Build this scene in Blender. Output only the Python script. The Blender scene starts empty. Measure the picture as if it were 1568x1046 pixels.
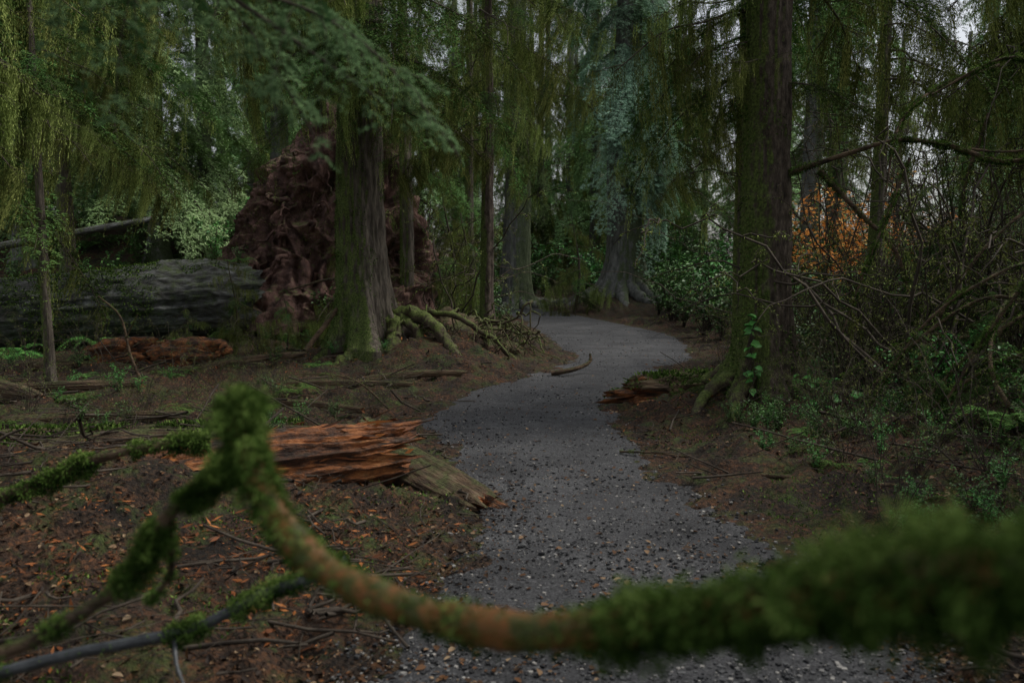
import bpy, math, random, numpy as np
from mathutils import Vector, Matrix, Euler
rng=np.random.default_rng(7); random.seed(7)
sc=bpy.context.scene
COL=sc.collection
# ---------------------------------------------------------------- noise
def _h(ix,iy,iz,s):
    h=(ix*73856093)^(iy*19349663)^(iz*83492791)^(s*26544357)
    h&=0xffffffff
    h=((h^(h>>13))*1274126177)&0xffffffff
    h^=h>>16
    return h/4294967295.0
def vnoise(x,y,z=0.0,s=0):
    x,y,z=np.broadcast_arrays(np.asarray(x,float),np.asarray(y,float),np.asarray(z,float))
    fx,fy,fz=np.floor(x),np.floor(y),np.floor(z)
    ix,iy,iz=fx.astype(np.int64),fy.astype(np.int64),fz.astype(np.int64)
    u,v,w=x-fx,y-fy,z-fz
    u=u*u*(3-2*u);v=v*v*(3-2*v);w=w*w*(3-2*w)
    r=0
    for a in (0,1):
        for b in (0,1):
            for c in (0,1):
                r=r+_h(ix+a,iy+b,iz+c,s)*(u if a else 1-u)*(v if b else 1-v)*(w if c else 1-w)
    return r
def fbm(x,y,z=0.0,s=0,o=4):
    r=0;a=.5;t=0
    x=np.asarray(x,float);y=np.asarray(y,float);z=np.asarray(z,float)
    for i in range(o):
        r=r+a*vnoise(x*2**i,y*2**i,z*2**i,s+i*7);t+=a;a*=.5
    return r/t
def smooth(a):
    a=np.clip(a,0,1);return a*a*(3-2*a)
def nrm(v):
    return v/np.maximum(np.linalg.norm(v,axis=-1,keepdims=True),1e-9)
# ---------------------------------------------------------------- mesh buffer
class MB:
    def __init__(s): s.V=[];s.F=[];s.T=[];s.M=[];s.n=0
    def add(s,v,f,t=0.5,m=0):
        v=np.asarray(v,float).reshape(-1,3)
        f=np.asarray(f,np.int64)
        s.V.append(v);s.F.append(f+s.n)
        s.T.append(np.broadcast_to(np.asarray(t,float),(len(v),)).copy())
        s.M.append(np.full(len(f),m,np.int32));s.n+=len(v)
    def merge(s,o,M,dt=0,mm=None):
        A=np.array(M.to_3x3());t=np.array(M.translation)
        for V,T in zip(o.V,o.T):
            s.V.append(V@A.T+t);s.T.append(np.clip(T+dt,0,1))
        for F,m in zip(o.F,o.M):
            s.F.append(F+s.n);s.M.append(np.array([mm[k] for k in m[:1]]*len(m),np.int32) if mm else m)
        s.n+=o.n
    def mesh(s,name,mats,smoothed=True):
        V=np.concatenate(s.V);me=bpy.data.meshes.new(name)
        me.vertices.add(len(V));me.vertices.foreach_set('co',V.astype(np.float32).ravel())
        loops=np.concatenate([f.ravel() for f in s.F])
        cnt=np.concatenate([np.full(len(f),f.shape[1]) for f in s.F])
        st=np.concatenate([[0],np.cumsum(cnt)[:-1]])
        me.loops.add(len(loops));me.loops.foreach_set('vertex_index',loops.astype(np.int32))
        me.polygons.add(len(cnt));me.polygons.foreach_set('loop_start',st.astype(np.int32))
        for m in mats: me.materials.append(m)
        me.polygons.foreach_set('material_index',np.concatenate(s.M))
        me.polygons.foreach_set('use_smooth',np.full(len(cnt),smoothed))
        me.update(calc_edges=True)
        a=me.attributes.new('tint','FLOAT','POINT')
        a.data.foreach_set('value',np.concatenate(s.T).astype(np.float32))
        return me
def obj(name,me,parent=None,M=None):
    o=bpy.data.objects.new(name,me);COL.objects.link(o)
    if parent is not None:
        o.parent=parent;o.matrix_parent_inverse=Matrix.Translation(-Vector(parent['base']))
    if M is not None:o.matrix_basis=M
    return o
def empty(name,loc=(0,0,0)):
    e=bpy.data.objects.new(name,None);COL.objects.link(e);e.location=loc;e['base']=list(loc);e.empty_display_size=.2
    return e
def catmull(P,n):
    P=np.asarray(P,float)
    Q=np.vstack([2*P[0]-P[1],P,2*P[-1]-P[-2]]);m=len(P)-1
    t=np.linspace(0,m,n);i=np.minimum(t.astype(int),m-1);u=(t-i)[:,None]
    a,b,c,d=Q[i],Q[i+1],Q[i+2],Q[i+3]
    return .5*((2*b)+(-a+c)*u+(2*a-5*b+4*c-d)*u**2+(-a+3*b-3*c+d)*u**3)
def tubes(mb,P,R,sides=5,t=.5,m=0,disp=None,cap=False):
    P=np.asarray(P,float);R=np.asarray(R,float)
    if P.ndim==2:P=P[None]
    B,n,_=P.shape
    R=np.broadcast_to(R,(B,n))
    T=nrm(np.gradient(P,axis=1))
    ax=np.argmin(np.abs(T.mean(axis=1)),axis=1)
    ref=np.eye(3)[ax]
    S=np.zeros_like(P);s=nrm(np.cross(T[:,0],ref))
    for i in range(n):
        s=nrm(s-T[:,i]*(s*T[:,i]).sum(-1,keepdims=True));S[:,i]=s
    U=np.cross(T,S)
    th=np.arange(sides)*2*math.pi/sides
    dirs=S[:,:,None,:]*np.cos(th)[None,None,:,None]+U[:,:,None,:]*np.sin(th)[None,None,:,None]
    rr=R[:,:,None]*np.ones(sides)
    if disp is not None:
        base=P[:,:,None,:]+dirs*rr[...,None]
        rr=rr+disp(base,rr,th)
    V=P[:,:,None,:]+dirs*rr[...,None]
    idx=np.arange(B*n*sides).reshape(B,n,sides)
    a=idx[:,:-1];b=idx[:,1:]
    F=np.stack([a,np.roll(a,-1,axis=2),np.roll(b,-1,axis=2),b],-1).reshape(-1,4)
    tt=np.asarray(t,float)
    if tt.ndim==1:tt=np.repeat(tt,n*sides)
    mb.add(V.reshape(-1,3),F,tt,m)
    return dirs,V
def leaves(mb,pos,d,nn,L,W,t,m=0):
    d=nrm(d);s=nrm(np.cross(d,nn));N=len(pos)
    L=np.broadcast_to(L,(N,))[:,None];W=np.broadcast_to(W,(N,))[:,None]
    V=np.stack([pos,pos+d*L*.45+s*W*.5,pos+d*L,pos+d*L*.45-s*W*.5],1)
    mb.add(V.reshape(-1,3),np.arange(N*4).reshape(N,4),np.repeat(np.broadcast_to(t,(N,)),4),m)
def broad(mb,pos,d,nn,L,W,t,m=0,fold=.25,curl=.15):
    d=nrm(d);s=nrm(np.cross(d,nn));u=nrm(np.cross(s,d));N=len(pos)
    L=np.broadcast_to(L,(N,))[:,None];W=np.broadcast_to(W,(N,))[:,None]
    f=u*W*fold
    V=np.stack([pos,pos+d*L*.28+s*W*.5+f,pos+d*L*.68+s*W*.42+f-u*L*curl*.4,pos+d*L-u*L*curl,pos+d*L*.68-s*W*.42+f-u*L*curl*.4,pos+d*L*.28-s*W*.5+f],1)
    i=np.arange(N)[:,None]*6
    F=np.concatenate([i+np.array([[0,1,2,3]]),i+np.array([[0,3,4,5]])])
    mb.add(V.reshape(-1,3),F,np.repeat(np.broadcast_to(t,(N,)),6),m)
def rdir(n): return nrm(rng.normal(size=(n,3)))
# ---------------------------------------------------------------- materials
def ramp(nt,cols,pos=None,g=1.0):
    r=nt.nodes.new('ShaderNodeValToRGB');e=r.color_ramp.elements
    k=len(cols)
    while len(e)<k:e.new(.5)
    for i,c in enumerate(cols):
        e[i].position=pos[i] if pos else .3+.4*i/max(1,k-1)
        e[i].color=(*[min(.9,v*g) for v in c],1)
    return r
def base_mat(name):
    m=bpy.data.materials.new(name);m.use_nodes=True;nt=m.node_tree;b=nt.nodes['Principled BSDF'];return m,nt,b
def mkmat(name,cols,scale=(1,1,1),ns=5,rough=.85,bump=.6,bs=30,bd=.02,moss=None,mossdir=(0,0,1),mossk=.35,mossth=.6,spec=.3,vor=None,pos=None,g=1.3):
    m,nt,b=base_mat(name);L=nt.links.new
    tc=nt.nodes.new('ShaderNodeTexCoord');mp=nt.nodes.new('ShaderNodeMapping');mp.inputs['Scale'].default_value=scale
    L(tc.outputs['Object'],mp.inputs[0])
    n=nt.nodes.new('ShaderNodeTexNoise');n.inputs['Scale'].default_value=ns;n.inputs['Detail'].default_value=6;n.inputs['Roughness'].default_value=.68
    L(mp.outputs[0],n.inputs['Vector'])
    r=ramp(nt,cols,pos,g);L(n.outputs['Fac'],r.inputs[0]);col=r.outputs[0]
    if vor:
        v=nt.nodes.new('ShaderNodeTexVoronoi');v.inputs['Scale'].default_value=vor[0]
        L(tc.outputs['Object'],v.inputs['Vector'])
        sp=nt.nodes.new('ShaderNodeSeparateColor');L(v.outputs['Color'],sp.inputs[0])
        r2=ramp(nt,[tuple(c/2.6 for c in q) for q in vor[1]],vor[2]);L(sp.outputs[0],r2.inputs[0])
        vm=nt.nodes.new('ShaderNodeVectorMath');vm.operation='SCALE';vm.inputs['Scale'].default_value=2.6;L(r2.outputs[0],vm.inputs[0])
        mx=nt.nodes.new('ShaderNodeMix');mx.data_type='RGBA';mx.blend_type='MULTIPLY';mx.inputs[0].default_value=1
        L(col,mx.inputs[6]);L(vm.outputs[0],mx.inputs[7]);col=mx.outputs[2]
    if moss:
        gg=nt.nodes.new('ShaderNodeNewGeometry');dp=nt.nodes.new('ShaderNodeVectorMath');dp.operation='DOT_PRODUCT'
        dp.inputs[1].default_value=nrm(np.array(mossdir,float));L(gg.outputs['Normal'],dp.inputs[0])
        n2=nt.nodes.new('ShaderNodeTexNoise');n2.inputs['Scale'].default_value=4.5;n2.inputs['Detail'].default_value=6;n2.inputs['Roughness'].default_value=.72
        L(tc.outputs['Object'],n2.inputs['Vector'])
        ma=nt.nodes.new('ShaderNodeMath');ma.operation='MULTIPLY_ADD';ma.inputs[1].default_value=mossk
        L(dp.outputs['Value'],ma.inputs[0]);L(n2.outputs['Fac'],ma.inputs[2])
        rr=ramp(nt,[(0,0,0),(1,1,1)],[mossth-.06,mossth+.1]);L(ma.outputs[0],rr.inputs[0])
        n3=nt.nodes.new('ShaderNodeTexNoise');n3.inputs['Scale'].default_value=40;n3.inputs['Detail'].default_value=2
        L(tc.outputs['Object'],n3.inputs['Vector'])
        mc=ramp(nt,[tuple(c*.4 for c in moss),moss,tuple(min(1,c*1.7) for c in moss)],None,g);L(n3.outputs['Fac'],mc.inputs[0])
        mx=nt.nodes.new('ShaderNodeMix');mx.data_type='RGBA';L(rr.outputs[0],mx.inputs[0]);L(col,mx.inputs[6]);L(mc.outputs[0],mx.inputs[7]);col=mx.outputs[2]
    L(col,b.inputs['Base Color'])
    nb=nt.nodes.new('ShaderNodeTexNoise');nb.inputs['Scale'].default_value=bs;nb.inputs['Detail'].default_value=4;nb.inputs['Roughness'].default_value=.75
    L(mp.outputs[0],nb.inputs['Vector'])
    bp=nt.nodes.new('ShaderNodeBump');bp.inputs['Strength'].default_value=bump;bp.inputs['Distance'].default_value=bd
    L(nb.outputs['Fac'],bp.inputs['Height']);L(bp.outputs[0],b.inputs['Normal'])
    b.inputs['Roughness'].default_value=rough;b.inputs['Specular IOR Level'].default_value=spec
    return m
def folmat(name,cols,rough=.7,trans=0,spec=.12,objvar=.45,g=1.5,h0=.49,h1=.05):
    m,nt,b=base_mat(name);L=nt.links.new
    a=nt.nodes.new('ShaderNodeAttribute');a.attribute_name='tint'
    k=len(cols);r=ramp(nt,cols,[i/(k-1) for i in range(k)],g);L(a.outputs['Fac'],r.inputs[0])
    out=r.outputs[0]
    if objvar>0:
        oi=nt.nodes.new('ShaderNodeObjectInfo');ma=nt.nodes.new('ShaderNodeMath');ma.operation='MULTIPLY_ADD'
        ma.inputs[1].default_value=objvar*2;ma.inputs[2].default_value=1-objvar;L(oi.outputs['Random'],ma.inputs[0])
        hs=nt.nodes.new('ShaderNodeHueSaturation');L(out,hs.inputs['Color']);L(ma.outputs[0],hs.inputs['Value'])
        mh=nt.nodes.new('ShaderNodeMath');mh.operation='MULTIPLY_ADD';mh.inputs[1].default_value=h1;mh.inputs[2].default_value=h0
        L(oi.outputs['Random'],mh.inputs[0]);L(mh.outputs[0],hs.inputs['Hue']);out=hs.outputs[0]
    if spec>0:
        L(out,b.inputs['Base Color']);b.inputs['Roughness'].default_value=rough;b.inputs['Specular IOR Level'].default_value=spec
        sh=b.outputs[0]
    else:
        df=nt.nodes.new('ShaderNodeBsdfDiffuse');L(out,df.inputs[0]);sh=df.outputs[0];nt.nodes.remove(b)
    if trans>0:
        tr=nt.nodes.new('ShaderNodeBsdfTranslucent');L(out,tr.inputs[0])
        mx=nt.nodes.new('ShaderNodeMixShader');mx.inputs[0].default_value=trans
        L(sh,mx.inputs[1]);L(tr.outputs[0],mx.inputs[2]);sh=mx.outputs[0]
    L(sh,nt.nodes['Material Output'].inputs[0])
    return m
M_ground=mkmat('forest_soil',[(.010,.008,.006),(.028,.019,.013),(.058,.031,.018),(.03,.024,.017)],ns=2.2,bs=22,bd=.05,bump=.9,moss=(.045,.065,.016),mossk=.05,mossth=.60,vor=(55,[(.35,.35,.35),(1,1,1),(2.1,1.7,1.3)],[0,.6,1]),g=1.2)
M_path=mkmat('wet_gravel',[(.026,.026,.027),(.049,.049,.051),(.08,.08,.081)],ns=1.3,rough=.68,bump=.8,bs=90,bd=.012,spec=.35,vor=(120,[(.35,.35,.35),(.95,.95,.97),(1.2,1.2,1.2),(2.5,2.45,2.3)],[0,.4,.85,1]),g=1.25)
MOSS=(.085,.115,.026)
M_bark=mkmat('mossy_bark',[(.02,.016,.013),(.085,.07,.055),(.18,.155,.12)],scale=(9,9,1.4),ns=2,bs=7,bd=.03,bump=.8,moss=MOSS,mossdir=(-1,-.2,.3),mossth=.60,g=1.45)
M_barkB=mkmat('reddish_bark',[(.018,.013,.010),(.07,.052,.04),(.15,.12,.09)],scale=(8,8,3.5),ns=2.5,bs=8,bd=.03,bump=.9,moss=MOSS,mossdir=(-1,-.3,.2),mossth=.68,g=1.4)
M_barkG=mkmat('grey_bark',[(.04,.04,.036),(.11,.11,.10),(.2,.2,.18)],scale=(5,5,1),ns=2,bs=7,moss=(.07,.09,.04),mossdir=(1,-.5,.2),mossth=.64)
M_root=mkmat('root_bark',[(.018,.013,.010),(.065,.046,.033),(.13,.10,.07)],ns=9,bs=30,bd=.02,moss=(.075,.10,.022),mossth=.56,mossk=.2,g=1.4)
M_log=mkmat('fallen_log_bark',[(.012,.012,.011),(.05,.05,.045),(.13,.135,.13),(.27,.28,.28)],scale=(1.6,7,7),ns=1.8,bs=6,bd=.05,bump=1,rough=.6,moss=(.06,.085,.025),mossth=.56,mossk=.05,pos=[.3,.46,.6,.72],g=1.3)
M_rot=mkmat('rotten_wood',[(.018,.009,.006),(.08,.032,.014),(.26,.09,.026),(.42,.19,.07)],scale=(1.5,6,6),ns=2.6,bs=5,bd=.05,bump=1,rough=.6,spec=.4,pos=[.36,.46,.56,.7],moss=(.022,.019,.012),mossth=.64,mossk=.16,g=1.5)
M_rotD=mkmat('dark_rotten_wood',[(.018,.013,.010),(.06,.04,.027),(.13,.085,.052),(.2,.15,.10)],scale=(1.5,8,8),ns=1.8,bs=5,bd=.04,bump=1,moss=(.055,.065,.022),mossth=.72,mossk=.3,g=1.4)
M_wad=mkmat('root_wad_bark',[(.02,.012,.010),(.085,.047,.038),(.2,.115,.092)],ns=4,bs=16,bd=.05,bump=1,moss=(.08,.10,.03),mossth=.72,mossk=.2,g=1.6)
M_fbranch=mkmat('branch_bark',[(.025,.05,.014),(.08,.075,.022),(.22,.085,.028),(.11,.10,.035)],ns=24,bs=50,bd=.004,rough=.5,pos=[.3,.45,.58,.7],g=1.5)
M_wetb=mkmat('wet_dead_branch',[(.02,.022,.025),(.07,.075,.08)],ns=14,bs=40,bd=.005,rough=.25,spec=.6,g=1.4)
M_twig=mkmat('twig_wood',[(.018,.013,.010),(.05,.039,.029),(.11,.09,.068)],ns=6,bs=40,bd=.005,g=1.3)
M_hem=folmat('hemlock_needles',[(.03,.05,.016),(.06,.098,.028),(.10,.145,.042)],spec=0,g=1.7)
M_near=folmat('near_needles',[(.05,.085,.038),(.09,.15,.065),(.14,.21,.10)],objvar=.1,spec=0,g=1.7)
M_spruceHaze=folmat('hazed_spruce_needles',[(.08,.14,.09),(.19,.29,.19),(.36,.48,.35)],g=1.6,spec=0)  # pale, bright greens: the hazy glow is painted into the spruce colour
M_farHaze=folmat('hazed_distant_needles',[(.06,.095,.035),(.14,.20,.08),(.25,.32,.16)],spec=0,g=1.8)  # distant mist put into the needle colour as paler, brighter greens
M_moss=folmat('hanging_moss',[(.028,.034,.010),(.105,.125,.034),(.27,.29,.09)],spec=0,g=1.75,h0=.49,h1=.035,objvar=.4)
M_mossF=folmat('moss_fuzz',[(.012,.027,.006),(.06,.105,.022),(.18,.25,.065)],objvar=0,g=1.6,spec=0)
M_salal=folmat('salal_leaf',[(.035,.085,.02),(.07,.16,.035),(.12,.24,.05)],rough=.4,spec=.4)
M_orange=folmat('autumn_leaf',[(.38,.15,.03),(.7,.30,.07),(.8,.46,.15)],trans=.3,objvar=.2,g=1.25,h0=.49,h1=.01)
M_fern=folmat('fern_frond',[(.035,.075,.016),(.08,.15,.033),(.14,.21,.05)],spec=.1)
M_litter=folmat('leaf_litter',[(.015,.010,.008),(.045,.024,.012),(.11,.05,.02),(.28,.20,.12)],rough=.6,spec=.2,objvar=0,g=1.25)
M_chip=folmat('wood_chip',[(.03,.014,.008),(.16,.052,.017),(.38,.14,.04)],rough=.6,spec=.2,objvar=0,g=1.3)
M_stone=folmat('pebble',[(.02,.02,.021),(.05,.05,.052),(.11,.11,.11),(.36,.34,.31)],rough=.6,spec=.2,objvar=0,g=1.2)
# ---------------------------------------------------------------- terrain
PY=np.array([-8,-2,1,3.1,4.05,5.15,6.95,8.37,10.45,12.3,13.9,16.1,19,23.2,27.9,34,42])
PL=np.array([-.9,-.8,-.7,-.52,-.28,-.06,-.38,-.85,-.45,.4,1.05,.85,.65,.25,-.3,-2.5,-7])
PR=np.array([2.0,1.95,1.85,1.7,1.5,1.32,1.0,.97,1.3,2.0,2.8,3.4,3.55,2.5,1.2,-.6,-4.5])
def pd(x,y):
    return np.maximum(np.interp(y,PY,PL)-x,x-np.interp(y,PY,PR))
def H(x,y):
    x=np.asarray(x,float);y=np.asarray(y,float)
    d=pd(x,y)+.6*(fbm(x*1.7,y*1.7,0,3)-.5)+.35*(vnoise(x*6,y*6,0,5)-.5)+.28*(vnoise(x*17,y*17,0,6)-.5)
    h=-.03+.045*smooth((d+.35)/.8)+.10*smooth(d/2)
    k=smooth(d/.6)
    h=h+k*(.28*(fbm(x*.9,y*.9,0,11)-.5)+.14*(fbm(x*5,y*5,0,12,3)-.5)+.07*(vnoise(x*14,y*14,0,17)-.5))
    h=h+2.8*smooth((y-18)/9)*smooth((-x-1.8)/6)+1.3*smooth((y-17)/12)*smooth((x-4.2)/5)
    g=lambda cx,cy,s,a:a*np.exp(-((x-cx)**2+(y-cy)**2)/(2*s*s))*smooth(d/.4+.2)
    h=h+g(-1.1,14.2,.9,.5)+g(-2.2,13.2,1.0,.15)+g(2.3,9.1,.55,.2)+g(-2.2,5.1,.9,.12)+g(-2.9,4.9,.6,.22)+g(4.2,7,1.3,.25)+g(3.6,29,1.5,.3)+g(-.8,12.6,.6,.12)
    return h
def axis(segs):
    out=[]
    for a,b,s in segs: out.append(np.arange(a,b,s))
    return np.concatenate(out)
xs=np.concatenate([[-220,-140,-90,-60,-42],axis([(-30,-7,.4),(-7,7,.05),(7,30,.4)]),[32,42,60,90,140,220]])
ys=np.concatenate([[-120,-60,-30,-15,-8,-5,-3,-2],axis([(-1,2.4,.2),(2.4,13,.05),(13,24,.12),(24,60,.7)]),[62,80,110,160,240]])
X,Y=np.meshgrid(xs,ys)
mb=MB();nx,ny=len(xs),len(ys)
idx=np.arange(nx*ny).reshape(ny,nx)
quads=lambda idx:np.stack([idx[:-1,:-1],idx[:-1,1:],idx[1:,1:],idx[1:,:-1]],-1).reshape(-1,4)
mb.add(np.stack([X,Y,H(X,Y)],-1),quads(idx))
obj('forest_ground',mb.mesh('forest_ground',[M_ground]))
ysp=np.concatenate([axis([(-8,2.4,.3),(2.4,13,.05),(13,40,.12)])])
nc=100;s=np.linspace(0,1,nc)
l=np.interp(ysp,PY,PL)-.55;r=np.interp(ysp,PY,PR)+.55
X=l[:,None]+(r-l)[:,None]*s;Y=ysp[:,None]*np.ones(nc)
e=smooth(np.minimum(s,1-s)/.22)[None,:]
Z=-.08*(1-e)+.025*(fbm(X*2,Y*2,0,31)-.5)+.012*(vnoise(X*22,Y*22,0,32)-.5)
mb=MB();mb.add(np.stack([X,Y,Z],-1),quads(np.arange(len(ysp)*nc).reshape(len(ysp),nc)))
obj('gravel_path',mb.mesh('gravel_path',[M_path]))
# ---------------------------------------------------------------- litter / stones
def sampY(n,a,b): return a*np.exp(rng.random(n)*math.log(b/a))
def scatter(n,a,b,xa,xb,keep):
    y=sampY(n,a,b);x=(xa+(xb-xa)*rng.random(n))*np.maximum(y,3);k=keep(x,y);return x[k],y[k]
mb=MB()
x,y=scatter(100000,2.2,26,-.72,.72,lambda x,y:(pd(x,y)>-.35+.5*rng.random(len(x)))&(fbm(x*1.3,y*1.3,0,71,3)>.36+.25*rng.random(len(x))))
N=len(x);up=nrm(np.stack([rng.normal(0,.5,N),rng.normal(0,.5,N),np.ones(N)],-1));d=np.stack([rng.normal(size=N),rng.normal(size=N),rng.normal(0,.3,N)],-1)
L=.010+.036*rng.random(N)**3
broad(mb,np.stack([x,y,np.maximum(H(x,y),0)+.008],-1),d,up,L,L*(.25+.5*rng.random(N)),rng.random(N)**2.0,fold=.2)
x,y=scatter(9000,2.2,22,-.3,.5,lambda x,y:(pd(x,y)<.15)&(fbm(x*1.2,y*1.2,0,66,2)>.3+.3*rng.random(len(x))))
N=len(x);up=nrm(np.stack([rng.normal(0,.3,N),rng.normal(0,.3,N),np.ones(N)],-1));d=np.stack([rng.normal(size=N),rng.normal(size=N),rng.normal(0,.1,N)],-1)
L=.010+.040*rng.random(N)**3
broad(mb,np.stack([x,y,np.full(N,.012)],-1),d,up,L,L*.6,.3+.7*rng.random(N),fold=.1)
obj('fallen_leaves',mb.mesh('fallen_leaves',[M_litter]))
mb=MB()
x,y=scatter(38000,2.2,20,-.35,.6,lambda x,y:pd(x,y)<.35*rng.random(len(x)))
N=len(x);sz=.003+.008*rng.random(N)**3
cube=np.array([[-1,-1,-1],[1,-1,-1],[1,1,-1],[-1,1,-1],[-1,-1,1],[1,-1,1],[1,1,1],[-1,1,1]],float)
V=cube[None]*(.6+.5*rng.random((N,8,3)))*sz[:,None,None]*np.array([1,1,.6])
th=rng.random(N)*6.28;c,s_=np.cos(th)[:,None],np.sin(th)[:,None]
V=np.stack([V[...,0]*c-V[...,1]*s_,V[...,0]*s_+V[...,1]*c,V[...,2]],-1)+np.stack([x,y,np.maximum(H(x,y),-.002)+.004],-1)[:,None,:]
F=np.array([[0,3,2,1],[4,5,6,7],[0,1,5,4],[1,2,6,5],[2,3,7,6],[3,0,4,7]])
mb.add(V,(np.arange(N)[:,None,None]*8+F[None]).reshape(-1,4),np.repeat(rng.random(N)**1.6,8))
obj('path_gravel_stones',mb.mesh('path_gravel_stones',[M_stone],False))
mb=MB();N=6500
x=rng.normal(-1.3,.75,N);y=rng.normal(4.0,1.0,N);k=(pd(x,y)>.1)&(y>2.3)&(fbm(x*2,y*2,0,72,3)>.46);x,y=x[k],y[k]
x2=rng.normal(-5.0,1.0,1600);y2=rng.normal(12.2,.9,1600);x3=rng.normal(-1.4,1.2,1600);y3=rng.normal(13,1.1,1600);k=pd(x3,y3)>.2
x4=rng.normal(1.9,.5,900);y4=rng.normal(9.2,.5,900)
x=np.concatenate([x,x2,x3[k],x4]);y=np.concatenate([y,y2,y3[k],y4]);N=len(x)
d=np.stack([rng.normal(size=N),rng.normal(size=N),rng.normal(0,.3,N)],-1)
L=.015+.07*rng.random(N)**3
leaves(mb,np.stack([x,y,H(x,y)+.01],-1),d,rdir(N)*.6+np.array([0,0,1]),L,L*.22+.003,rng.random(N)**1.2)
N=260;u=.25+.75*rng.random(N)**.7;ax=np.array([-4.2,4.2,.14])*(1-u[:,None])+np.array([-.85,6.0,.24])*u[:,None]
dl=nrm(np.array([3.35,1.8,.1]));aa=rng.uniform(.1,2.6,N);sd=nrm(np.array([1.8,-3.35,0.]))
pos=ax+sd*(np.cos(aa)*.235)[:,None]+np.array([0,0,1.])*(np.sin(aa)*.235)[:,None]
L=.06+.25*rng.random(N)**2
leaves(mb,pos,dl*np.sign(rng.normal(size=(N,1)))+rng.normal(0,.16,(N,3)),rdir(N),L,.008+.02*rng.random(N),rng.random(N))
obj('wood_chips',mb.mesh('wood_chips',[M_chip]))
mb=MB();N=3800
y=sampY(N,2.6,24);x=rng.uniform(-.68,.68,N)*np.maximum(y,3);k=(pd(x,y)>.1)&(fbm(x,y,0,44,3)>.38+.2*rng.random(N));x,y=x[k],y[k];N=len(x)
a=rng.random(N)*6.28;Lt=.10+1.0*rng.random(N)**2.5;s=np.linspace(-.5,.5,5)
px=x[:,None]+np.cos(a)[:,None]*s*Lt[:,None]+rng.normal(0,.02,(N,5));py=y[:,None]+np.sin(a)[:,None]*s*Lt[:,None]+rng.normal(0,.02,(N,5))
pz=H(px,py).mean(1)[:,None]+.02+rng.random((N,1))*.09+s*Lt[:,None]*rng.normal(0,.3,(N,1))
tubes(mb,np.stack([px,py,pz],-1),(.0015+.013*rng.random((N,1))**3)*np.linspace(1,.5,5),4,rng.random(N))
obj('fallen_twigs',mb.mesh('fallen_twigs',[M_twig]))
mb=MB();x,y=scatter(120000,2.4,18,-.72,.72,lambda x,y:(pd(x,y)>.25)&(fbm(x*2.2,y*2.2,0,91,4)>.54))
N=len(x);L=.008+.020*rng.random(N)
leaves(mb,np.stack([x,y,H(x,y)+.002],-1),rdir(N)*.8+np.array([0,0,.8]),rdir(N),L,L*.4,rng.random(N)*.8)
obj('ground_moss',mb.mesh('ground_moss',[M_mossF]))
# ---------------------------------------------------------------- branch templates
def strands(mb,A,r,nstr,maxl,leaf,lw,step,fz,m=0):
    Pn=[];T=[];Dn=[]
    nc=max(6,nstr//10);cen=A[r.integers(len(A),size=nc)];cl=.12+.88*r.random(nc)**1.2;ct=.1+.65*r.random(nc)
    for i in range(nstr):
        if r.random()<.75:
            c_=r.integers(nc);b=cen[c_]+r.normal(0,1,3)*np.array([.03,.03,.012]);ls=maxl*cl[c_]*(.4+.6*r.random());t0=ct[c_]+.1*r.normal()
        else:
            b=A[r.integers(len(A))]+r.normal(0,.012,3);ls=maxl*(.06+.3*r.random()**1.8);t0=.1+.7*r.random()
        k=int(ls/step)+3
        u=np.linspace(0,1,k);c=np.cumsum(r.normal(0,.0026*(step/.009)**.5,(k,3)),0)
        p=b+c+np.stack([0*u,0*u,-u*ls],-1)+r.normal(0,.004,(k,3))*(1.3-u)[:,None]
        Pn.append(p);T.append(np.clip(t0-.1+.25*u+r.normal(0,.1,k),0,1));Dn.append(r.normal(0,.24,(k,3))+np.array([0,0,-1]))
    P=np.concatenate(Pn);N=len(P)
    leaves(mb,P,np.concatenate(Dn),r.normal(size=(N,3)),leaf*(.6+.9*r.random(N)),lw,np.concatenate(T),m)
    k=fz
    if k:
        b=A[r.integers(len(A),size=k)]+r.normal(0,.01,(k,3))
        leaves(mb,b,r.normal(size=(k,3)),r.normal(size=(k,3)),leaf*.8,lw,.2+.6*r.random(k),m)
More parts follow.
